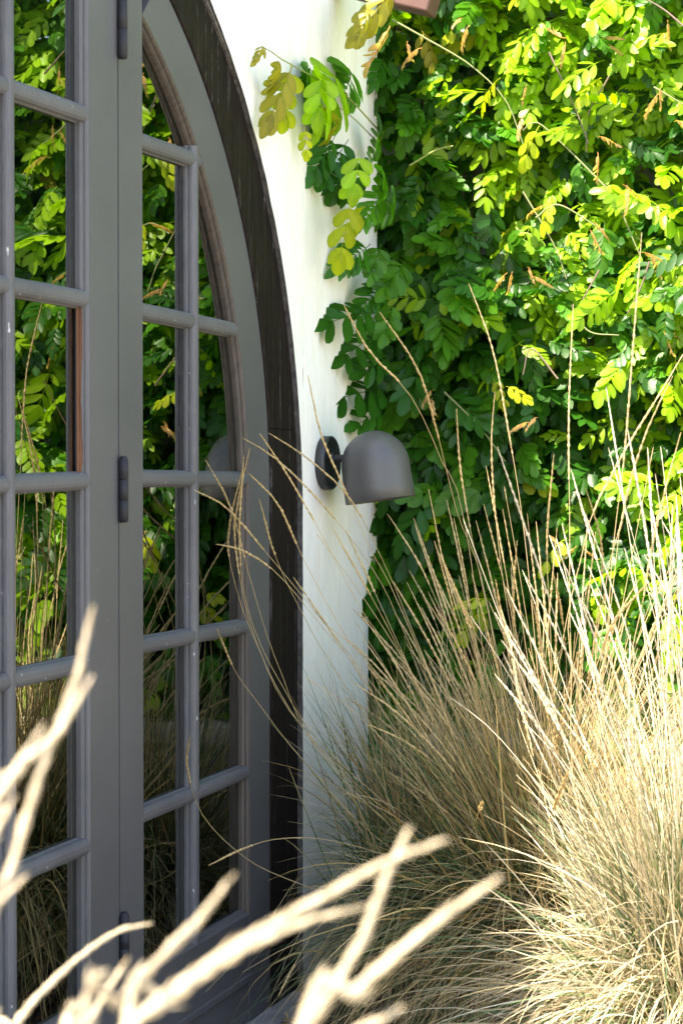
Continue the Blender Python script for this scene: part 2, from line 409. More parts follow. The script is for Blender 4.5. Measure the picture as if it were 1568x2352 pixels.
def slab(name, y0, y1, z0, z1, parent, mat=M_DOOR, xf=XD, xb=-.045):
    o = box(name, (xb, y0, z0), (xf, y1, z1), mat, parent); o.modifiers['bevel'].width = .0025; return o
def pane(parent, y0, y1, z0, z1, arcc=None, side=1):
    if arcc is None:
        return mesh('pane', [(XG, y0, z0), (XG, y1, z0), (XG, y1, z1), (XG, y0, z1)], [(0, 1, 2, 3)], M_GLASS, parent)
    cy, cz, R = arcc; k = 12; row = []
    for i in range(k + 1):
        z = z0 + (z1 - z0) * i / k
        h = R * R - max(0, z - cz) ** 2
        if h <= 0: break
        lim = cy + side * math.sqrt(h)
        a, b_ = (y0, min(y1, lim)) if side > 0 else (max(y0, lim), y1)
        if b_ - a < .002: break
        row.append((z, a, b_))
    if len(row) < 2: return None
    vs = [v for z, a, b_ in row for v in ((XG, a, z), (XG, b_, z))]
    return mesh('pane', vs, [(2 * i, 2 * i + 1, 2 * i + 3, 2 * i + 2) for i in range(len(row) - 1)], M_GLASS, parent)
def hinge(parent, y, z0, z1):
    h = empty('x', (0, 0, 0), None, None); bpy.data.objects.remove(h)
    pts = []; r = []
    V = []; Q = []
    zs = np.linspace(z0, z1, 4)
    for i in range(3):
        v, q_ = tube_arrays([(.010, y, zs[i] + .0006), (.010, y, zs[i] + .001), (.010, y, zs[i + 1] - .001), (.010, y, zs[i + 1] - .0006)], [.0095, .0105, .0105, .0095], 14)
        Q.append(q_ + sum(len(a) for a in V)); V.append(v)
    v, q_ = tube_arrays([(.010, y, z0 - .002), (.010, y, z0 - .003), (.010, y, z1 + .003), (.010, y, z1 + .006)], [.006, .0085, .0085, .006], 10)
    Q.append(q_ + sum(len(a) for a in V)); V.append(v)
    o = link('hinge', quadmesh('hinge', np.vstack(V), np.vstack(Q)), M_IRON, parent)
    return o
Y0, Y1, Y2 = 3.681, onX(205, 262)[1], onX(328, 700)[1]     # seam between leaves, glass edge of left leaf, of right leaf
ZG0 = onX(584, 2092)[2]                                    # bottom edge of the glass
def P_(px, py): p = onX(px, py, XD - .004); return p[1], p[2]

# left leaf (square headed here, glass runs up into the arch)
dl = empty('glazed_door_leaf', (0, 3.28, SILL), 'middle leaf of the grey glazed doors, peeling to bare orange wood beside one pane', 'door', 'grey glazed leaves of the arched doorway')
ya, yb = 2.885, Y0 - .0028
def arcz(c_, y): return c_[1] + math.sqrt(max(0, c_[2] ** 2 - (y - c_[0]) ** 2))
def topcut(name, y0, y1, z0, cc, parent, mat=M_DOOR, xf=XD, xb=-.045, k=8):
    vs = []; fs = []
    for i in range(k + 1):
        y = y0 + (y1 - y0) * i / k; z = arcz(cc, y) - .002
        vs += [(xf, y, z0), (xf, y, z), (xb, y, z), (xb, y, z0)]
    for i in range(k):
        for j in range(4): a = 4 * i + j; b = 4 * i + (j + 1) % 4; fs.append((a, b, b + 4, a + 4))
    fs += [(3, 2, 1, 0), tuple(4 * k + j for j in range(4))]
    return mesh(name, vs, fs, mat, parent)
topcut('stile', Y1, yb, SILL, C_LEAF, dl); topcut('stile', ya, ya + .115, SILL, C_LEAF, dl)
def arcrail(parent, y0, y1, name='arched_rail'):
    k = 24; vs = []; fs = []
    for i in range(k + 1):
        y = y0 + (y1 - y0) * i / k
        zo, zi_ = arcz(C_LEAF, y) - .002, arcz(C_GL, y)
        vs += [(XD - .001, y, zi_), (XD - .001, y, zo), (-.045, y, zo), (-.045, y, zi_)]
    for i in range(k):
        for j in range(4): a = 4 * i + j; b = 4 * i + (j + 1) % 4; fs.append((a, b, b + 4, a + 4))
    fs += [(3, 2, 1, 0), tuple(4 * k + j for j in range(4))]
    return mesh(name, vs, fs, M_DOOR, parent)
arcrail(dl, ya + .115, Y1)
slab('bottom_rail', ya + .115, Y1, SILL, ZG0, dl, xf=XD - .001)
rows = [(P_(34, 202), P_(214, 266)), (P_(34, 656), P_(214, 688)), (P_(34, 1112), P_(210, 1104)), (P_(43, 1560), P_(216, 1522)), (P_(52, 2008), P_(219, 1937))]
YV = onX(31, 1000)[1]; YA = ya + .115
lz = []
for (a, b) in rows:
    s = (b[1] - a[1]) / (b[0] - a[0]); zr = b[1] + s * (Y1 - b[0]); zl = a[1] + s * (YA - a[0]); zl = max(min(zl, zr + .012), zr - .012)
    bar(dl, YA, zl, Y1 + .001, zr); lz.append((zl + zr) / 2)
    print('L', round(zl, 3), round(zr, 3))
pitch = lz[0] - lz[1]
bar(dl, YA, lz[0] + pitch, Y1, lz[0] + pitch)
bar(dl, YV, ZG0, YV, arcz(C_GL, YV))
def mould(parent, path): return sweep('glazing_bead', path, MOLD, M_DOOR, parent)
mould(dl, [(Y1, ZG0 + (arcz(C_GL, Y1) - ZG0) * i / 20) for i in range(21)])
mould(dl, [(YA, arcz(C_GL, YA) + (ZG0 - arcz(C_GL, YA)) * i / 20) for i in range(21)])
mould(dl, [(YA + (Y1 - YA) * i / 6, ZG0) for i in range(7)])
zz = [ZG0] + lz[::-1] + [lz[0] + pitch, 2.75]
for (p0, p1) in ((YA, YV), (YV, Y1)):
    for i in range(len(zz) - 1): pane(dl, p0, p1, zz[i], zz[i + 1], None if zz[i + 1] < 2.3 else (C_GL[0], C_GL[1], C_GL[2]), 1 if p0 > 3.2 else -1)
# bare wood where the paint has come off the bead, between two bars of the left leaf
vs = []; fs = []; m = 50; zt, zbm = lz[1] - .016, lz[2] + .014
for i in range(m + 1):
    z = zt + (zbm - zt) * i / m
    e = .55 + .4 * math.sin(i / m * 9.) * .5 + .25 * mnoise.noise(Vector((i * .35, 4, 4))) + .2 * mnoise.noise(Vector((i * 1.1, 1, 4)))
    e = max(.12, min(1., e)) * (1 if i < m - 3 else .6)
    prof = [(.0176, XG + .0005), (.0176, XD - .0276), (.0131, XD - .0256), (.0131, XD - .0205), (.0101, XD - .0138), (.0066, XD - .0125), (.0066, XD - .0085)]
    pp = np.array([(u * .85 + .0006, XD + (x - XD) * .78 + .0005) for u, x in prof[1:]]); dd = np.r_[0, np.cumsum(np.linalg.norm(np.diff(pp, axis=0), axis=1))]
    tt = np.linspace(0, dd[-1] * (.34 + .46 * e), 8)
    vs += [(float(np.interp(t_, dd, pp[:, 1])), Y1 - float(np.interp(t_, dd, pp[:, 0])), z) for t_ in tt]
k = 8
for i in range(m):
    for j in range(k - 1): a = i * k + j; fs.append((a, a + 1, a + 1 + k, a + k))
bw = mesh('exposed_wood', vs, fs, M_RAW, dl); sd = bw.modifiers.new('s', 'SOLIDIFY'); sd.thickness = .0012; sd.offset = 1
bw['label'] = 'bare orange wood where grey paint has flaked off the bead'

# right leaf, its outer stile following the arch
dr = empty('glazed_door_leaf', (0, 4.13, SILL), 'right leaf of the grey glazed doors, its outer edge following the dark arch', 'door', 'grey glazed leaves of the arched doorway')
topcut('stile', Y0 + .0028, Y2, SILL, C_LEAF, dr)
yj = C_LEAF[0] + C_LEAF[2] - .002; yg = C_GL[0] + C_GL[2]
def arch_stile(parent, sgn=1, a1=1.2):
    P = []; m = 20
    R = [(yj, SILL, yg, SILL)] 
    for i in range(1, m): z = SILL + (C_LEAF[1] - SILL) * i / m; R.append((yj, z, yg, z))
    k = 60
    for i in range(k + 1):
        t = a1 * i / k
        R.append((C_LEAF[0] + (C_LEAF[2] - .002) * math.cos(t), C_LEAF[1] + (C_LEAF[2] - .002) * math.sin(t), C_GL[0] + C_GL[2] * math.cos(t), C_GL[1] + C_GL[2] * math.sin(t)))
    vs = []; fs = []
    for yo_, zo_, yi_, zi_ in R:
        if yo_ < Y2: yo_ = yo_
        vs += [(XD + .0004, yi_, zi_), (XD + .0004, yo_, zo_), (-.045, yo_, zo_), (-.045, yi_, zi_)]
    for i in range(len(R) - 1):
        for j in range(4): a = 4 * i + j; b = 4 * i + (j + 1) % 4; fs.append((a, b, b + 4, a + 4))
    fs += [(3, 2, 1, 0), tuple(4 * (len(R) - 1) + j for j in range(4))]
    if sgn < 0: vs = [(x, 2 * YM - y, z) for x, y, z in vs]
    o = mesh('arched_stile', vs, fs, M_DOOR, parent)
    mp = [(a[2], a[3]) for a in R if a[3] >= ZG0 - .01]
    if sgn < 0: mp = [(2 * YM - y, z) for y, z in mp][::-1]
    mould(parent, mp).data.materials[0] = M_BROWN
aend = math.acos(max(-1, min(1, (Y2 + .001 - C_GL[0]) / C_GL[2])))
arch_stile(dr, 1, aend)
slab('bottom_rail', Y2, yg, SILL, ZG0, dr, xf=XD - .001)
slab('base_moulding', Y2 + .01, yg - .002, SILL + .10, SILL + .118, dr, xf=XD + .006, xb=-.03)
rowsR = [(P_(328, 322), P_(456, 366)), (P_(328, 712), P_(545, 756)), (P_(329, 1098), P_(573, 1101)), (P_(328, 1484), P_(575, 1438)), (P_(329, 1874), P_(577, 1771))]
rz = []
YVR = onX(454, 1000)[1]
for (a, b) in rowsR:
    s = (b[1] - a[1]) / (b[0] - a[0]); z0_ = a[1] + s * (Y2 - a[0]); zm = b[1]
    yend = C_GL[0] + math.sqrt(max(.001, C_GL[2] ** 2 - max(0, zm - C_GL[1]) ** 2)) + .004
    bar(dr, Y2, z0_, yend, z0_ + s * (yend - Y2)); rz.append(z0_ + s * .3)
    print('R', round(z0_, 3), round(z0_ + s * (yend - Y2), 3))
bar(dr, YVR, ZG0, YVR, arcz(C_GL, YVR))
mould(dr, [(Y2 + (yg - Y2) * i / 6, ZG0) for i in range(7)])
mould(dr, [(Y2, arcz(C_GL, Y2) + (ZG0 - arcz(C_GL, Y2)) * i / 20) for i in range(21)])
zz = [ZG0] + rz[::-1] + [rz[0] + .36]
for (p0, p1) in ((Y2, YVR), (YVR, yg)):
    for i in range(len(zz) - 1): pane(dr, p0, p1, zz[i], zz[i + 1], C_GL, 1)
for ptop, pbot in ((-60, 136), (1054, 1196), (2098, 2212)):
    hinge(dr, Y0 + .002, onX(280, pbot)[2], onX(280, ptop)[2])
# far-left leaf, mirror of the right one
d0 = empty('glazed_door_leaf', (0, 2 * YM - 4.13, SILL), 'left leaf of the grey glazed doors, nearest the camera', 'door', 'grey glazed leaves of the arched doorway')
topcut('stile', 2 * YM - Y2, ya - .003, SILL, C_LEAF, d0)
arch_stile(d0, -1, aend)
slab('bottom_rail', 2 * YM - yg, 2 * YM - Y2, SILL, ZG0, d0, xf=XD - .001)
for z in rz: bar(d0, 2 * YM - C_GL[0] * 0 - (C_GL[0] + math.sqrt(max(.001, C_GL[2] ** 2 - max(0, z - C_GL[1]) ** 2))), z, 2 * YM - Y2, z)
bar(d0, 2 * YM - YVR, ZG0, 2 * YM - YVR, arcz(C_GL, YVR) - .004)
for (p0, p1) in ((2 * YM - YVR, 2 * YM - Y2), (2 * YM - yg, 2 * YM - YVR)):
    for i in range(len(zz) - 1): pane(d0, p0, p1, zz[i], zz[i + 1], (2 * YM - C_GL[0], C_GL[1], C_GL[2]), -1)
# stone sill
sl_ = box('door_sill', (-.3, C_LEAF[0] - C_LEAF[2] - .1, .004), (.10, C_LEAF[0] + C_LEAF[2] + .17, SILL - .004), M_STONE); tag(sl_, 'grey stone sill slab under the arched doors', 'sill')

# ------------------------------------------------------------------ wall lamp
yl = onX(742, 1065, XW)[1]; lc = onY(862, 1068, yl)                # point behind the dome centre line
lamp = empty('wall_lamp', (XW, yl, lc[2]), 'grey domed wall lamp on a round black plate beside the arched door', 'wall lamp')
def lathe(name, prof, center, axis, mat, parent, k=64, smooth=True):
    ax = Vector(axis).normalized(); r0 = ax.orthogonal().normalized(); r1 = ax.cross(r0)
    vs = [tuple(Vector(center) + ax * h + (r0 * math.cos(2 * math.pi * i / k) + r1 * math.sin(2 * math.pi * i / k)) * r) for r, h in prof for i in range(k)]
    fs = [(j * k + i, j * k + (i + 1) % k, (j + 1) * k + (i + 1) % k, (j + 1) * k + i) for j in range(len(prof) - 1) for i in range(k)]
    o = mesh(name, vs, fs, mat, parent, smooth); return o
zp = onX(745, 1063, XW)[2]
RB = .0735
lathe('backplate', [(.001, 0), (RB - .003, 0), (RB, .003), (RB, .024), (RB - .003, .027), (RB - .007, .0275), (RB - .010, .021), (.001, .021)], (XW + .0005, yl, zp), (1, 0, 0), M_LAMPB, lamp)
tilt = math.radians(8.5); ax = Vector((math.sin(tilt) * .98, .0, -math.cos(tilt)))    # towards the open mouth
R0 = .0965; Cd = Vector((lc[0], yl, onY(862, 1069, yl)[2]))
prof = []
for i in range(17):
    t = i / 16 * math.pi / 2; prof.append((max(.0008, (R0 - .004) * math.sin(t)), -(R0 - .002) * math.cos(t)))
prof += [(R0 - .003, .03), (R0 - .002, .06), (R0 - .0015, .094), (R0 - .003, .095), (R0 - .0045, .094), (R0 - .006, .06), (R0 - .0065, .0)]
for i in range(12):
    t = math.pi / 2 * (1 - (i + 1) / 12); prof.append((max(.0008, (R0 - .007) * math.sin(t)), -(R0 - .006) * math.cos(t)))
lathe('lamp_shade', prof, Cd, ax, M_LAMP, lamp)
lathe('arm', [(.0105, 0), (.0105, 1)], (0, 0, 0), (1, 0, 0), M_LAMPB, lamp)
arm = [o for o in lamp.children if o.name.startswith('arm')][0]; bpy.data.objects.remove(arm)
tube('arm', [(XW + .021, yl, zp + .012), (XW + .04, yl, zp + .012), (Cd.x - R0 + .012, yl, zp + .012)], .0105, M_LAMPB, lamp, 16)
lathe('arm_collar', [(.0105, 0), (.017, 0), (.018, .002), (.018, .009), (.017, .011), (.0105, .011)], (XW + .0215, yl, zp + .012), (1, 0, 0), M_LAMPB, lamp, 24)
lathe('bulb', [(.001, .03), (.012, .028), (.022, .015), (.025, 0), (.02, -.02), (.013, -.035), (.013, -.07), (.001, -.07)], Cd + ax * .03, ax, M_BULB, lamp, 24)

# ------------------------------------------------------------------ garden wall and low planter wall behind the grass
gw = empty('garden_wall', (1.3, 6.1, 0), 'plain garden wall hidden behind the green climbing vine', 'wall')
box('wall_panel', (-.30, 5.98, 0), (3.4, 6.14, 2.85), M_CONC, gw); box('coping', (-.32, 5.96, 2.852), (3.42, 6.16, 2.91), M_CONC, gw)
pw = empty('planter_wall', (1.3, 5.4, 0), 'low grey concrete planter wall under the vine behind the grasses', 'low wall')
box('planter_front', (.24, 5.28, 0), (3.2, 5.42, .60), M_CONC, pw); box('planter_coping', (.22, 5.26, .602), (3.2, 5.46, .66), m_simple('pale_coping', (.34, .31, .26), (.46, .42, .35), 9, .9, .5), pw)
o = mesh('planter_soil', [(.24, 5.42, .5), (3.2, 5.42, .5), (3.2, 5.98, .5), (.24, 5.98, .5)], [(0, 1, 2, 3)], M_SOIL, pw)

# ------------------------------------------------------------------ leaves
def leaflet(L, W, curl, fold, obov):
    t = np.array([0., .18, .45, .75, .93, 1.]); hw = np.array([.06, .55, .92, 1., .6, .10]) if obov else np.array([.06, .62, 1., .86, .42, .06])
    y = t * L; zc = -curl * L * t ** 2
    mid = np.stack([np.zeros(6), y, zc], 1)
    lf = np.stack([-hw * W / 2 * math.cos(fold), y, zc + hw * W / 2 * math.sin(fold)], 1); rt_ = lf * [-1, 1, 1]
    V = np.stack([lf, mid, rt_], 1).reshape(-1, 3)
    Q = np.array([(3 * i + j, 3 * i + j + 1, 3 * i + j + 4, 3 * i + j + 3) for i in range(5) for j in range(2)])
    return V, Q
def basis(d, up):
    d = d / np.linalg.norm(d); r = np.cross(d, up); r /= np.linalg.norm(r) + 1e-9; n_ = np.cross(r, d)
    return np.stack([r, d, n_], 0)                     # rows: local x, y, z
def compound(L, pairs, rgb, ll=.055, lw=.028, droop=.35, seed=0, wilt=0.):
    r = np.random.default_rng(seed); V = []; Q = []; C = []; off = 0
    k = 9; t = np.linspace(0, 1, k)
    rach = np.stack([np.zeros(k) + .06 * L * r.normal() * t ** 2, L * t, -droop * L * t ** 2], 1)
    v, q = tube_arrays(rach, np.linspace(.0014, .0008, k), 3); V.append(v); Q.append(q); off = len(v); C.append(np.tile(np.array(rgb) * [1.6, 1.3, 1.1], (len(v), 1)))
    def at(x): return np.array([np.interp(x, t, rach[:, i]) for i in range(3)])
    items = [(1., 0, 1.12)]
    for i in range(pairs):
        x = .26 + .70 * i / max(1, pairs - 1); s = .72 + .38 * math.sin(math.pi * min(1, .25 + .75 * i / pairs))
        for sg in (-1, 1): items.append((x, sg, s * r.uniform(.9, 1.1)))
    for x, sg, s in items:
        p = at(min(x, 1)); ang = 0 if sg == 0 else sg * r.uniform(.72, 1.1) * (1.1 - .35 * x)
        d = np.array([math.sin(ang), math.cos(ang), -.25 - wilt - .5 * x * droop + r.normal() * .12])
        up = np.array([r.normal() * .18 - sg * .15, -wilt * .3, 1.])
        v, q = leaflet(ll * s, lw * s * r.uniform(.92, 1.08), r.uniform(.05, .22) + wilt * .3, r.uniform(.05, .35), r.random() < .5)
        v = v @ basis(d, up) + p
        V.append(v); Q.append(q + off); off += len(v)
        cc = np.array(rgb) * r.uniform(.85, 1.18); c3 = np.tile(cc, (6, 3)).reshape(6, 3, 3).copy(); c3[:, 1] *= (1.35, 1.22, 1.25)
        C.append(c3.reshape(-1, 3))
    return np.vstack(V), np.vstack(Q), np.vstack(C)
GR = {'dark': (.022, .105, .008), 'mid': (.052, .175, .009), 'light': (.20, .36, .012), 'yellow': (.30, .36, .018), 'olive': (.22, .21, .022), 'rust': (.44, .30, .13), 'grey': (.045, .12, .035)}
VAR = {}
def variants(kind, n_, **kw):
    out = []
    for i in range(n_):
        sd_ = hash_(kind) + i; rr = np.random.default_rng(sd_)
        a = dict(L=rr.uniform(.10, .15), pairs=int(rr.integers(4, 8)), rgb=np.array(GR[kind]) * rr.uniform(.8, 1.2), ll=rr.uniform(.046, .060), lw=rr.uniform(.022, .030), droop=rr.uniform(.15, .5), seed=sd_)
        a.update(kw); V, Q, C = compound(**a)
        me = quadmesh('leaf', V, Q, C); me.materials.append(M_LEAF); out.append((V, Q, C, me))
    VAR[kind] = out
def hash_(s): return sum(ord(ch) * (i + 3) for i, ch in enumerate(s))
variants('dark', 8); variants('mid', 8); variants('light', 6); variants('grey', 3)
variants('yellow', 5, ll=.058, lw=.031, droop=.5, wilt=.35, L=.11, pairs=3); variants('olive', 4, ll=.048, lw=.024, droop=.6, wilt=.45, L=.10, pairs=4)
GR['shoot'] = GR['light']; variants('shoot', 5, ll=.066, lw=.036, L=.10, pairs=3, droop=.35)
variants('rust', 4, ll=.026, lw=.010, L=.065, pairs=5, droop=.9, wilt=1.0)

vine = empty('climbing_vine', (.55, 5.75, .5), 'dense climbing vine with feathery green leaves covering the garden wall behind the lamp', 'vine')
LEAVES = []                                             # (kind, variant, pos, dir, up, scale)
def surf(x, z):
    b_ = mnoise.noise(Vector((x * 2.1, z * 1.9, 3.))) * .16 + mnoise.noise(Vector((x * 5., z * 5., 8.))) * .07
    y = 5.50 + b_ - .10 * max(0, min(1, (x - .35) / .4)) * 1.0
    return y
def rleaf(x, y, z, kind=None, sc=None, face=0.):
    r = rng
    a = r.normal() * 1.05 + face
    d = np.array([math.sin(a) * .9, -.55 + r.normal() * .25, -.55 * math.cos(a) + r.normal() * .25])
    up = np.array([r.normal() * .45, -.65 + r.normal() * .3, .75 + r.normal() * .3])
    if kind is None:
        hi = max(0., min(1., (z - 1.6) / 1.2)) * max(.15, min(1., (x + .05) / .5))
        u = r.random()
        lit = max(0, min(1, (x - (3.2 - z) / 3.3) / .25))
        kind = 'light' if u < .05 + .30 * hi + .45 * lit else 'mid' if u < .42 + .3 * hi + .2 * lit else 'dark' if u < .97 else 'grey'  # sunlight put into colour: paler greens favoured high up and in the sun zone
        if r.random() < .006 + .01 * hi: kind = 'yellow'
        if r.random() < .003: kind = 'olive'
    vv = int(r.integers(len(VAR[kind])))
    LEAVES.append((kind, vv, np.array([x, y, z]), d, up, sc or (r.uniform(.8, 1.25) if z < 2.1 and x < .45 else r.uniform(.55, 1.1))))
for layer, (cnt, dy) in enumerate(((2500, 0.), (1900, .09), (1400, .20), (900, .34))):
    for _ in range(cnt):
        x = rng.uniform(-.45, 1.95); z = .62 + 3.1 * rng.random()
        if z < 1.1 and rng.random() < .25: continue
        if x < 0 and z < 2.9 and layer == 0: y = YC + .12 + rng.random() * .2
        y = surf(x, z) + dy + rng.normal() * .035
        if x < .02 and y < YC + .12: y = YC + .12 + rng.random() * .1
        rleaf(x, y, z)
# shoots that creep round the corner over the white wall
SPR = [  # px, py of base and of tip, kind, scale, X distance from the wall, (leaf nearer wall first)
    (740, 190, 655, 120, None), ]
def sprig(px0, py0, px1, py1, kind, sc=1., X=.07, wid=None, upx=.9):
    a = onX(px0, py0, X); b_ = onX(px1, py1, X + .01)
    d = b_ - a; Ld = np.linalg.norm(d)
    vv = int(rng.integers(len(VAR[kind]))); V = VAR[kind][vv][0]; l0 = np.linalg.norm(V, axis=1).max()
    up = np.array([.55, -.75, .35]) + rng.normal(size=3) * .15
    LEAVES.append((kind, vv, a, d + np.array([0, 0, .25 * Ld]), up, sc * Ld / l0 * 1.0, True))
for s_ in [(672, 150, 640, 262, 'olive', 1.1, .10), (668, 145, 665, 300, 'yellow', 1., .09), (640, 140, 690, 260, 'olive', .9, .11), (700, 150, 724, 235, 'dark', 1., .05),
           (738, 165, 742, 290, 'shoot', 1.1, .12), (735, 172, 815, 325, 'shoot', 1.1, .14), (755, 165, 846, 280, 'shoot', 1.1, .12), (700, 150, 760, 250, 'mid', 1., .07), (660, 210, 700, 295, 'yellow', .9, .09), (790, 152, 882, 250, 'mid', 1., .10),
           (700, 290, 702, 375, 'yellow', .9, .06), (716, 262, 738, 330, 'dark', 1., .05), (770, 265, 842, 352, 'olive', 1.15, .13), (742, 250, 790, 345, 'mid', 1., .08),
           (770, 310, 742, 415, 'dark', 1., .07), (800, 320, 762, 425, 'dark', 1., .08), (822, 345, 826, 452, 'shoot', 1.2, .16), (845, 350, 882, 425, 'mid', 1., .12),
           (805, 452, 798, 592, 'yellow', 1.2, .14), (815, 458, 838, 580, 'yellow', 1.15, .15), (850, 400, 800, 470, 'dark', 1., .10), (880, 440, 850, 520, 'mid', 1., .14),
           (868, 260, 900, 330, 'dark', 1., .12), (860, 300, 905, 385, 'mid', 1., .10), (850, 560, 812, 652, 'dark', 1., .10), (875, 560, 862, 650, 'mid', 1., .12),
           (872, 380, 920, 470, 'mid', 1., .2), (900, 430, 945, 540, 'mid', 1., .2), (860, 720, 790, 765, 'dark', 1., .10), (868, 770, 812, 835, 'dark', 1., .08),
           (880, 650, 850, 735, 'dark', 1., .10), (886, 900, 815, 930, 'dark', 1., .08), (880, 940, 840, 985, 'dark', 1., .08), (900, 820, 852, 880, 'dark', 1., .10),
           (905, 690, 890, 790, 'mid', 1., .13), (930, 600, 900, 690, 'mid', 1., .15), (850, 20, 838, 90, 'olive', 1., .18), (905, -30, 868, 75, 'olive', 1., .2), (895, 60, 882, 120, 'rust', 1.3, .2),
           (905, 1165, 868, 1215, 'dark', 1.2, .04), (915, 1215, 872, 1275, 'dark', 1.2, .04), (905, 1275, 862, 1335, 'mid', 1.2, .05), (900, 1345, 850, 1400, 'dark', 1.2, .04), (905, 1420, 858, 1480, 'dark', 1.2, .04), (604, 104, 600, 134, 'olive', 1.2, .09), (606, 106, 612, 130, 'olive', 1., .09)]:
    sprig(*s_)
# brown young tips and yellow-green shoots against the lit foliage
for px, py in [(1180, 620), (1190, 200), (1290, 90), (1230, 290), (1395, 100), (1390, 330), (1440, 420), (1375, 510), (1205, 640), (1520, 210), (1540, 270), (1520, 760), (1530, 55), (960, 90), (1010, 910), (1140, 880), (1230, 985), (1280, 1240), (1330, 1250), (1130, 1390), (1490, 600), (1240, 460), (1065, 60)]:
    for _ in range(2):
        p = onY(px + rng.normal() * 14, py + rng.normal() * 12, 5.22 + rng.random() * .08)
        rleaf(*p, kind='rust' if rng.random() < .8 else 'yellow', sc=rng.uniform(.5, .8))

def xf(V, pos, d, up, s): return (V * s) @ basis(d, up) + pos
def matx(pos, d, up, s):
    B = basis(d, up) * s; return Matrix([[B[0][i], B[1][i], B[2][i], pos[i]] for i in range(3)] + [[0, 0, 0, 1]])
score = []
for i, Lf in enumerate(LEAVES):
    px, py, zz_ = proj(Lf[2]); vis = -40 < px[0] < 1600 and -40 < py[0] < 2000
    score.append((-1 if len(Lf) > 6 else 0 if vis else 50) + Lf[2][1] - .3 * Lf[5])
order = np.argsort(score); front = order[:296]; rest = order[296:]
VI = Matrix.Translation(-Vector(vine.location))
KIND_LABEL = {'yellow': 'young yellow-green drooping leaf', 'olive': 'olive and bronze young leaf', 'rust': 'small rust-coloured new leaf', 'light': 'bright green leaf'}
for i in front:
    kd, vv, pos, d, up, s = LEAVES[i][:6]
    o = bpy.data.objects.new('leaf', VAR[kd][vv][3]); COL.objects.link(o); o.parent = vine; o.matrix_parent_inverse = VI; o.matrix_basis = matx(pos, d, up, s)
    if kd in KIND_LABEL: o['label'] = KIND_LABEL[kd]
def merge(idx, name, parent):
    Vs, Qs, Cs = [], [], []; off = 0
    for i in idx:
        kd, vv, pos, d, up, s = LEAVES[i][:6]; V, Q, C, _ = VAR[kd][vv]
        Vs.append(xf(V, pos, d, up, s)); Qs.append(Q + off); Cs.append(C * rng.uniform(.8, 1.2)); off += len(V)
    o = link(name, quadmesh(name, np.vstack(Vs), np.vstack(Qs), np.vstack(Cs)), M_LEAF, parent); o['kind'] = 'stuff'; return o
merge(rest, 'foliage', vine)
# stems
def stem(pts, r0, r1, col, name='stem', parent=vine):
    P = spline(pts, 14); return tube(name, P, np.linspace(r0, r1, 14), M_STEM, parent, 6, np.array(col))
G1 = (.20, .24, .05); B1 = (.10, .07, .04); Gy = (.17, .19, .07)
def S3(L_, X=None, Y=None): return [onX(a, b_, X) if X is not None else onY(a, b_, Y) for a, b_ in L_]
stem(S3([(870, 300), (790, 215), (740, 188), (690, 160), (640, 132), (610, 108), (600, 106)], X=.09), .0028, .0012, G1)
stem(S3([(870, 330), (810, 270), (770, 245), (730, 262), (702, 290)], X=.07), .002, .001, G1)
stem(S3([(940, 380), (1000, 345), (1040, 335)], Y=5.18), .0028, .002, G1)
for L_ in ([(900, 45), (980, 90), (1080, 150), (1160, 230), (1200, 330)], [(1310, 700), (1350, 760), (1420, 770)], [(1390, 430), (1290, 330), (1230, 280), (1200, 300)],
           [(1568, 60), (1520, 20), (1450, -20)], [(1440, 60), (1400, 170), (1350, 260), (1345, 350)], [(1260, 120), (1320, 250), (1350, 330)], [(1410, 440), (1440, 520), (1470, 590)],
           [(1200, 440), (1270, 560), (1300, 640)], [(1490, 600), (1470, 660), (1440, 720)], [(1280, 870), (1220, 800), (1200, 860)], [(1020, 900), (1100, 980), (1160, 1060)],
           [(1230, 500), (1280, 470), (1370, 520)], [(1500, 200), (1568, 240)], [(1375, 620), (1330, 700)]):
    stem(S3(L_, Y=5.26 + rng.random() * .08), .0032, .0016, Gy if rng.random() < .7 else (.16, .11, .08))
for _ in range(26):                                     # woody stems inside
    x = rng.uniform(-.25, 1.9); z = rng.uniform(.5, 1.6); y = 5.75 + rng.random() * .15
    P = [np.array([x, y, z])]
    for k in range(5): P.append(P[-1] + np.array([rng.normal() * .12, rng.normal() * .04 - .02, rng.uniform(.2, .4)]))
    stem(P, .007, .003, B1, 'woody_stem')

# simple-leaved shrub reaching over the wall behind the vine, upper right
shrub = empty('evergreen_shrub', (1.0, 6.45, 0), 'tall shrub with glossy rounded yellow-green leaves rising behind the vine at the upper right', 'shrub')
Vs, Qs, Cs = [], [], []; off = 0
for i in range(3000):
    x = rng.uniform(-.5, 2.2); z = rng.uniform(2.5, 4.1); y = 6.5 - 1.12 * min(1, max(0, (z - 2.35) / .4)) * rng.random() ** .6 + rng.normal() * .05
    if x < .05 and z < 3. and y < YC + .15: continue
    base = np.array([x, y, z]); ax_ = np.array([rng.normal() * .5, -.5 + rng.normal() * .4, .6]); c0 = np.array(GR['light']) * rng.uniform(.6, 1.35) * [rng.uniform(.8, 1.3), 1, 1]
    for k in range(4):
        a = k * 1.7 + rng.random(); d = ax_ * .5 + np.array([math.cos(a), math.sin(a) * .8, .3 * math.sin(a)])
        V, Q = leaflet(rng.uniform(.045, .065), rng.uniform(.026, .034), rng.uniform(-.1, .2), rng.uniform(.1, .35), True)
        Vs.append(V @ basis(d, ax_ + rng.normal(size=3) * .2) + base + ax_ * .01 * k); Qs.append(Q + off); Cs.append(np.tile(c0 * rng.uniform(.9, 1.1), (len(V), 1))); off += len(V)
o = link('shrub_leaves', quadmesh('shrub_leaves', np.vstack(Vs), np.vstack(Qs), np.vstack(Cs)), M_LEAF, shrub); o['kind'] = 'stuff'
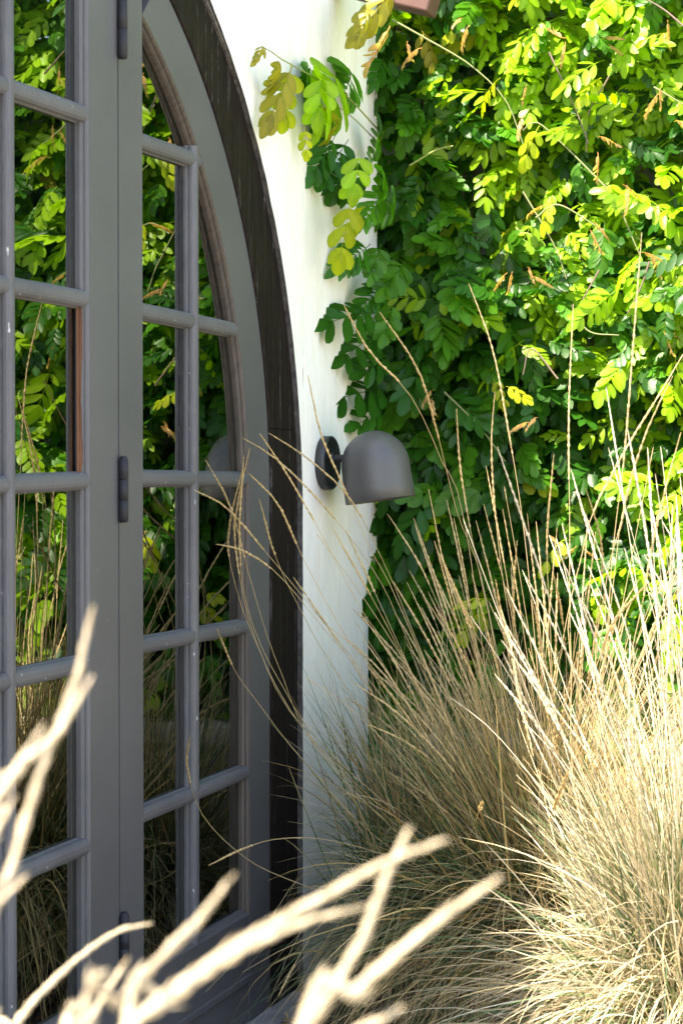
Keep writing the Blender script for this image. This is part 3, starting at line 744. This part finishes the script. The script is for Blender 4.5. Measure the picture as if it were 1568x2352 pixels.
for _ in range(9):
    x = rng.uniform(.1, 1.8); P = [np.array([x, 6.5, 0.])]
    for k in range(6): P.append(P[-1] + np.array([rng.normal() * .1, rng.normal() * .05, .58]))
    stem(P, .014, .004, B1, 'branch', shrub)

# ------------------------------------------------------------------ grasses
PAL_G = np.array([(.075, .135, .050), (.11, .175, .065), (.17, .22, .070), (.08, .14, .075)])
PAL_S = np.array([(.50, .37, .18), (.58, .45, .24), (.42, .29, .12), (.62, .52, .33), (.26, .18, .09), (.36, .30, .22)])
PAL_SUNLIT = np.array([(.70, .60, .40), (.76, .68, .50), (.60, .48, .28), (.66, .60, .46), (.45, .37, .22)])  # straw lightened for the clumps in the sun, sunlight put into the colour
def blades(c0, n_, el, ln, droop, rad, zr, palette, wid=(.0012, .0031), seg=9, az=None, minx=.028, sway=.17):
    c0 = np.array(c0); A = rng.uniform(0, 2 * math.pi, n_) if az is None else rng.normal(az[0], az[1], n_)
    E = np.radians(rng.uniform(el[0], el[1], n_)); L = rng.uniform(ln[0], ln[1], n_)
    r = np.abs(rng.normal(0, rad, n_)); B0 = rng.uniform(0, 2 * math.pi, n_)
    p0 = c0 + np.stack([.6 * r * np.cos(A) + .4 * r * np.cos(B0), .6 * r * np.sin(A) + .4 * r * np.sin(B0), rng.uniform(zr[0], zr[1], n_)], 1)
    D = np.stack([np.cos(A) * np.cos(E), np.sin(A) * np.cos(E), np.sin(E)], 1)
    t = np.linspace(0, 1, seg + 1)[None, :, None]; K = (rng.uniform(droop[0], droop[1], n_) * L)[:, None, None]
    side = np.cross(D, [0, 0, 1.]); side /= np.linalg.norm(side, axis=1)[:, None]; sw = rng.normal(0, sway, n_)[:, None, None] * L[:, None, None]
    P = p0[:, None] + D[:, None] * L[:, None, None] * t + np.array([0, 0, -1.]) * K * t ** 2.2 + side[:, None] * sw * t ** 2
    ok = (P[..., 0].min(1) > minx) & (P[..., 2].min(1) > -.02); P = P[ok]; n2 = len(P); side = side[ok]
    ph = rng.uniform(0, math.pi, n2); Wd = rng.uniform(wid[0], wid[1], n2)[:, None, None] * (1 - .85 * t ** 1.6)
    T = P[:, 1:2] - P[:, :1]; T /= np.linalg.norm(T, axis=2)[..., None] + 1e-9
    up = np.cross(side, T[:, 0]); sv = side * np.cos(ph)[:, None] + up * np.sin(ph)[:, None]
    V = np.stack([P - sv[:, None] * Wd, P + sv[:, None] * Wd], 2)      # n2, seg+1, 2, 3
    i = np.arange(n2)[:, None] * (seg + 1) * 2 + np.arange(seg)[None] * 2
    Q = np.stack([i, i + 1, i + 3, i + 2], -1).reshape(-1, 4)
    col = palette[rng.integers(len(palette), size=n2)] * rng.uniform(.6, 1.3, (n2, 1))
    C = np.broadcast_to(col[:, None, None], V.shape).copy()
    tip = np.clip((t[..., None] - .6) / .4, 0, 1) * (rng.random(n2) < .5)[:, None, None, None]
    C = C * (1 - tip) + PAL_S[1] * tip
    return V.reshape(-1, 3), Q, C.reshape(-1, 3)
def join(parts):
    off = 0; Qs = []
    for V, Q, C in parts: Qs.append(Q + off); off += len(V)
    return np.vstack([p[0] for p in parts]), np.vstack(Qs), np.vstack([p[2] for p in parts])
def stalk_mesh(P, spike=.3, r=.0011, rs=.0032, col=(.64, .49, .25), n_=26, fluff=1.):
    """P: points from the base to the tip; the last SPIKE metres carry the narrow seed head."""
    P = spline(P, n_); d = np.r_[0, np.cumsum(np.linalg.norm(np.diff(P, axis=0), axis=1))]; tot = d[-1]
    V, Q = tube_arrays(P, np.linspace(r * 1.35, r * .7, n_), 4); c_ = np.array(col) * rng.uniform(.85, 1.12); parts = [(V, Q, np.tile(c_ * .92, (len(V), 1)))]
    m = max(6, int(spike / .0055)); s = np.linspace(tot - spike, tot - .001, m); px_ = np.stack([np.interp(s, d, P[:, i]) for i in range(3)], 1)
    prof = np.sin(np.linspace(.12, 1, m) ** .7 * math.pi) ** .55 * .8 + .2
    v, q = tube_arrays(px_, rs * .62 * prof * (1 + .35 * np.sin(np.arange(m) * 1.9)) * rng.uniform(.7, 1.35, m), 5, .7); parts.append((v, q, np.tile(c_ * 1.05, (len(v), 1))))
    T = np.gradient(px_, axis=0); T /= np.linalg.norm(T, axis=1)[:, None] + 1e-9         # spikelets: slim bristles hugging the axis
    nb = int(m * 3 * fluff); k = rng.integers(0, m, nb); a = rng.uniform(0, 2 * math.pi, nb)
    R1 = np.cross(T[k], [.2, .9, .3]); R1 /= np.linalg.norm(R1, axis=1)[:, None]; R2 = np.cross(T[k], R1)
    o_ = R1 * np.cos(a)[:, None] + R2 * np.sin(a)[:, None]; sc = (rs / .0032) ** .8
    b0 = px_[k] + o_ * rs * .3 * prof[k][:, None]; ln_ = rng.uniform(.006, .011, nb)[:, None] * sc
    tip = b0 + T[k] * ln_ + o_ * rs * rng.uniform(.5, 1.15, nb)[:, None] * prof[k][:, None]
    md = (b0 + tip) / 2; sd_ = np.cross(T[k], o_) * .0008 * sc
    vv = np.stack([b0, md - sd_, tip, md + sd_], 1); ii = np.arange(nb)[:, None] * 4
    parts.append((vv.reshape(-1, 3), ii + np.arange(4)[None], np.tile(c_ * rng.uniform(.85, 1.2, (nb, 1)), (1, 4)).reshape(-1, 3)))
    return join(parts)
def add_stalk(parent, P, name='flower_stalk', **k):
    V, Q, C = stalk_mesh(P, **k); return link(name, quadmesh(name, V, Q, C), M_STRAW, parent)
def arc_stalk(c0, az, el, L, droop):
    D = np.array([math.cos(az) * math.cos(el), math.sin(az) * math.cos(el), math.sin(el)]); t = np.linspace(0, 1, 7)[:, None]
    sdv = np.cross(D, [0, 0, 1.]); return np.array(c0) + D * L * t + np.array([0, 0, -1.]) * droop * L * t ** 2.4 + sdv * rng.normal(0, .05) * L * t ** 2

CA = (.70, 4.66, .0); CB = (1.16, 4.05, .0); CD = (1.52, 4.35, .0); CE = (1.25, 4.9, 0.); CF = (.36, 4.80, 0.)
gf = empty('ornamental_grass', CF, 'small grey-green tussock grass wedged against the foot of the white wall', 'grass clump', 'tussock grasses in the planting bed')
ga = empty('ornamental_grass', CA, 'large straw and grey-green tussock grass in the shade right of the white wall', 'grass clump', 'tussock grasses in the planting bed')
gb = empty('ornamental_grass', CB, 'dense sunlit blond tussock grass at the right edge of the picture', 'grass clump', 'tussock grasses in the planting bed')
gd = empty('ornamental_grass', CD, 'sunlit tussock grass furthest right in the bed', 'grass clump', 'tussock grasses in the planting bed')
ge = empty('ornamental_grass', CE, 'upright sunlit grass close in front of the vine', 'grass clump', 'tussock grasses in the planting bed')
def tuft(parent, c0, k, green=.5, s_=None, h=1.):
    n_ = int(3500 * k); g_ = PAL_G; s_ = PAL_S if s_ is None else s_
    P = [blades(c0, int(n_ * green), (20, 82), (.42 * h, .86 * h), (.25, .9), .10, (.10, .32), g_),
         blades(c0, int(n_ * (1 - green) * 1.1), (20, 85), (.40 * h, .90 * h), (.2, .95), .10, (.10, .32), s_),
         blades(c0, int(n_ * .45), (55, 84), (.5 * h, .9 * h), (.05, .3), .09, (.2, .32), np.vstack([g_, s_])),
         blades(c0, int(n_ * .55), (-5, 35), (.35, .75), (.5, 1.2), .15, (.08, .30), np.vstack([s_, s_ * .7, g_ * .9])),
         blades(c0, int(n_ * .35), (-50, 10), (.25, .55), (.3, .8), .17, (.12, .32), np.vstack([s_ * .75, s_ * .5]))]
    V, Q, C = join(P); o = link('leaf_blades', quadmesh('leaf_blades', V, Q, C), M_STRAW, parent); o['kind'] = 'stuff'
tuft(ga, CA, 1.15, .62, PAL_S * [1.32, 1.25, 1.0], .92); tuft(gb, CB, 1.15, .26, PAL_SUNLIT, .84); tuft(gd, CD, .8, .22, PAL_SUNLIT, .9); tuft(ge, CE, .5, .3, PAL_SUNLIT); tuft(gf, CF, .5, .7, None, .95)  # ga's straw is warmed so golden light is part of its colour
def crown(c0, parent):                                  # the raised root crown
    vs = []; fs = []; k = 20; m = 8
    for j in range(m + 1):
        t = j / m * math.pi / 2
        for i in range(k):
            a = 2 * math.pi * i / k; r = .17 * math.cos(t) * (1 + .2 * mnoise.noise(Vector((math.cos(a) * 2, math.sin(a) * 2, j * .5 + c0[0])))) + .003
            vs.append((c0[0] + r * math.cos(a), c0[1] + r * math.sin(a), .27 * math.sin(t)))
    for j in range(m):
        for i in range(k): fs.append((j * k + i, j * k + (i + 1) % k, (j + 1) * k + (i + 1) % k, (j + 1) * k + i))
    mesh('root_crown', vs, fs, M_SOIL, parent, True)
for c_, p_ in ((CA, ga), (CB, gb), (CD, gd), (CE, ge), (CF, gf)): crown(c_, p_)
# stalks traced from the photograph: pixel path from tip downwards, X or Y of the tip, spike length
def traced(parent, c0, L_, Yt, spike=.3, Yb=None, to_base=True, **k):
    n_ = len(L_); Yb = c0[1] if Yb is None else Yb
    P = [onY(px, py, Yt + (Yb - Yt) * (i / n_) ** 1.0) for i, (px, py) in enumerate(L_)]
    if to_base: P.append(np.array([c0[0] + rng.normal() * .05, c0[1] + rng.normal() * .05, .26]))
    return add_stalk(parent, P[::-1], spike=spike, **k)
def tipY(px, X): return onX(px, 1000, X)[1]
T_ = [([(475, 1060), (530, 1165), (575, 1330), (640, 1530), (760, 1760)], .10, .34), ([(448, 1126), (520, 1165), (600, 1255), (720, 1400), (850, 1565)], .09, .36),
      ([(562, 1008), (640, 1058), (760, 1180), (870, 1330), (960, 1520)], .12, .34), ([(573, 1032), (545, 1160), (540, 1250), (580, 1450), (680, 1650), (860, 1850)], .14, .40),
      ([(558, 1075), (528, 1200), (530, 1300), (590, 1480), (720, 1700)], .15, .34), ([(560, 1050), (550, 1240), (570, 1400), (640, 1560), (780, 1750)], .16, .32),
      ([(620, 996), (700, 1048), (800, 1140), (880, 1290), (960, 1480)], .18, .36), ([(600, 1000), (660, 1090), (740, 1230), (830, 1400), (930, 1560)], .18, .3),
      ([(708, 866), (738, 1000), (790, 1120), (850, 1260), (930, 1420)], .30, .38), ([(575, 1090), (640, 1160), (700, 1290), (800, 1470), (900, 1600)], .2, .3),
      ([(500, 1250), (560, 1265), (640, 1320), (740, 1440), (860, 1600)], .13, .28), ([(597, 1150), (630, 1270), (690, 1400), (790, 1570)], .17, .2),
      ([(765, 1215), (830, 1330), (890, 1440), (970, 1600)], .35, .26), ([(500, 1447), (540, 1540), (590, 1610), (700, 1750), (900, 1950)], .15, .16),
      ([(792, 705), (850, 810), (940, 905), (1010, 1050), (1075, 1250)], .42, .3), ([(874, 720), (960, 850), (1005, 1000), (1050, 1180), (1120, 1400)], .52, .42),
      ([(483, 1985), (560, 1948), (640, 1926), (760, 1930), (950, 1990)], .16, .22), ([(437, 1690), (430, 1760), (465, 1870), (545, 1955), (640, 2010), (850, 2080)], .13, .26),
      ([(640, 2285), (690, 2190), (740, 2120), (850, 2050)], .3, .15)]
for L_, X, sp in T_: traced(ga, CA, L_, tipY(L_[0][0], X), sp)
T2 = [([(1078, 657), (1130, 800), (1165, 980), (1200, 1200), (1230, 1500), (1260, 1900)], 4.5, .42), ([(1048, 940), (1055, 1060), (1080, 1220), (1130, 1450), (1200, 1750)], 4.4, .3),
      ([(1135, 905), (1128, 1050), (1150, 1300), (1200, 1600)], 4.5, .3), ([(1045, 1350), (1085, 1440), (1140, 1560), (1210, 1800)], 4.0, .2), ([(1186, 1245), (1178, 1400), (1200, 1560), (1240, 1850)], 4.2, .25),
      ([(1270, 1050), (1255, 1250), (1265, 1500), (1275, 1900)], 4.3, .25), ([(1345, 1125), (1380, 1250), (1375, 1400), (1340, 1700)], 4.2, .3), ([(893, 1185), (960, 1290), (1010, 1400), (1090, 1600)], 4.5, .2),
      ([(1270, 1320), (1290, 1420), (1300, 1560), (1290, 1850)], 4.0, .22), ([(985, 1130), (1020, 1300), (1080, 1500), (1180, 1800)], 4.4, .3)]
for L_, Y, sp in T2: traced(ga, CA, L_, Y, sp)
T3 = [([(1315, 705), (1305, 950), (1307, 1200), (1310, 1500), (1340, 1900)], 4.3, .4), ([(1472, 540), (1452, 800), (1432, 1050), (1400, 1350), (1400, 1800)], 4.1, .5), ([(1575, 800), (1510, 910), (1420, 1060), (1340, 1250), (1330, 1600)], 4.1, .4),
      ([(1540, 870), (1480, 1000), (1430, 1180), (1400, 1500)], 4.0, .35), ([(1560, 1000), (1520, 1150), (1480, 1350), (1450, 1700)], 3.9, .35), ([(1420, 1400), (1380, 1560), (1370, 1750)], 3.8, .25)]
for L_, Y, sp in T3: traced(gb, CB, L_, Y, sp)
# the bright bent seed heads that catch the sun
traced(ga, CA, [(1222, 1728), (1190, 1590), (1170, 1470), (1150, 1400)], 3.75, .26, to_base=False, rs=.0042, Yb=3.8)
traced(gb, CB, [(1302, 1775), (1270, 1860), (1250, 1940), (1262, 2100)], 3.5, .17, rs=.0055, fluff=1.6)
traced(ga, CA, [(1107, 1840), (1090, 1890), (1072, 1955), (1100, 2080)], 3.6, .12, rs=.004)
traced(gb, CB, [(1480, 1345), (1400, 1440), (1370, 1560), (1330, 1750)], 3.7, .25, rs=.0042)
def rand_stalks(parent, c0, n_, el, ln, az=None, sp=(.16, .36), col=(.64, .49, .25), mx=.05):
    k = 0
    while k < n_:
        a = rng.uniform(0, 2 * math.pi) if az is None else rng.normal(*az)
        P = arc_stalk((c0[0] + rng.normal() * .06, c0[1] + rng.normal() * .06, .26), a, math.radians(rng.uniform(*el)), rng.uniform(*ln), rng.uniform(.02, .28))
        if P[:, 0].min() < mx or P[-1, 1] > 5.25: continue
        if rng.random() < .35: add_stalk(parent, P, spike=.03, rs=.0016, col=col, n_=18)
        else: add_stalk(parent, P, spike=rng.uniform(*sp), rs=rng.uniform(.0026, .0042), col=col, n_=22)
        k += 1
rand_stalks(ga, CA, 120, (52, 84), (.8, 1.35)); rand_stalks(ga, CA, 26, (58, 76), (.9, 1.25), (math.pi, .5))
STALK_SUN = (.80, .70, .50)  # stalk straw near white: the glare of full sun is in the colour
rand_stalks(gb, CB, 150, (60, 88), (.8, 1.45), col=STALK_SUN, mx=.62); rand_stalks(gb, CB, 25, (66, 86), (1.1, 1.55), (0.6, .8), col=STALK_SUN, mx=.62); rand_stalks(gd, CD, 80, (58, 88), (.8, 1.4), col=STALK_SUN, mx=.62); rand_stalks(ge, CE, 80, (70, 88), (.9, 1.35), col=STALK_SUN, mx=.62)
# long loose blades across the dark frame
for L_, X in (([(560, 1500), (600, 1640), (640, 1760), (720, 1840)], .2), ([(1000, 1440), (700, 1500), (650, 1560)], .3)): pass

# near clump, out of focus in front of the lens
CC = (1.30, .62, 0.)
gc = empty('ornamental_grass', CC, 'pale blurred grass seed heads closest to the camera along the bottom left', 'grass clump', 'tussock grasses in the planting bed')
V, Q, C = join([blades(CC, 1500, (35, 82), (.45, .8), (.3, .9), .09, (.05, .2), PAL_S), blades(CC, 900, (35, 82), (.45, .75), (.3, .9), .09, (.05, .2), PAL_G)])
keep = link('leaf_blades', quadmesh('leaf_blades', V, Q, C), M_STRAW, gc); keep['kind'] = 'stuff'
crown(CC, gc)
FG = [([(206, 1425), (165, 1600), (118, 1700), (75, 1830), (35, 1960), (0, 2090), (-60, 2300)], 1.05, .0040, .30),
      ([(195, 1580), (135, 1680), (50, 1755), (-30, 1860), (-120, 2050)], 1.0, .0042, .2), ([(88, 1685), (30, 1775), (-40, 1900)], 1.0, .0034, .12), ([(22, 1850), (-30, 1950), (-80, 2100)], 1.0, .0034, .12),
      ([(50, 2022), (0, 2080), (-70, 2200)], 1.05, .0032, .12),
      ([(336, 2122), (260, 2142), (180, 2200), (105, 2270), (30, 2355), (-40, 2480)], 1.5, .0038, .3),
      ([(518, 2032), (440, 2130), (330, 2235), (235, 2350), (160, 2480)], .98, .0042, .22), ([(285, 2215), (240, 2285), (190, 2370), (140, 2480)], 1.15, .0036, .16),
      ([(995, 1938), (860, 1990), (700, 2085), (520, 2185), (400, 2275), (310, 2370), (250, 2480)], .95, .0044, .34),
      ([(928, 1925), (882, 2020), (835, 2150), (765, 2270), (705, 2360), (650, 2480)], .95, .0044, .24), ([(808, 2088), (690, 2120), (560, 2180), (440, 2260), (330, 2355), (270, 2460)], 1.0, .0036, .3),
      ([(1118, 2034), (1000, 2115), (860, 2235), (745, 2340), (660, 2440)], .92, .0048, .28), ([(908, 2322), (850, 2350), (760, 2420), (700, 2500)], .95, .0042, .14)]
for L_, Z, rs, sp in FG:
    P = []
    for i, (px, py) in enumerate(L_):
        d = ray(px, py); P.append(CAM + d * Z * (1 - .02 * i))
    P.append(np.array([CC[0] + (P[-1][0] - CC[0]) * .4, CC[1] + (P[-1][1] - CC[1]) * .4 + .02, .55])); P.append(np.array([CC[0] + rng.normal() * .04, CC[1] + rng.normal() * .04, .15]))
    add_stalk(gc, P[::-1], spike=sp, rs=rs * .85, r=.0013, n_=40, fluff=2.4, col=(.64, .54, .38))

# dead leaves on the soil
Vs, Qs, Cs = [], [], []; off = 0
for i in range(1500):
    p = np.array([rng.uniform(.06, 1.6), rng.uniform(3.4, 5.25), .035 + rng.random() * .02]); d = np.array([rng.normal(), rng.normal(), rng.normal() * .15])
    V, Q = leaflet(rng.uniform(.02, .05), rng.uniform(.008, .02), rng.uniform(-.3, .3), rng.uniform(0, .5), False)
    Vs.append(V @ basis(d, np.array([rng.normal() * .4, rng.normal() * .4, 1.])) + p); Qs.append(Q + off); off += len(V)
    Cs.append(np.tile(np.array([(.20, .13, .07), (.30, .23, .14), (.13, .08, .05)][i % 3]) * rng.uniform(.6, 1.2), (len(V), 1)))
o = link('leaf_litter', quadmesh('leaf_litter', np.vstack(Vs), np.vstack(Qs), np.vstack(Cs)), M_STRAW); tag(o, 'dead brown leaves and twigs scattered on the soil under the grasses', 'leaf litter', None, 'stuff')
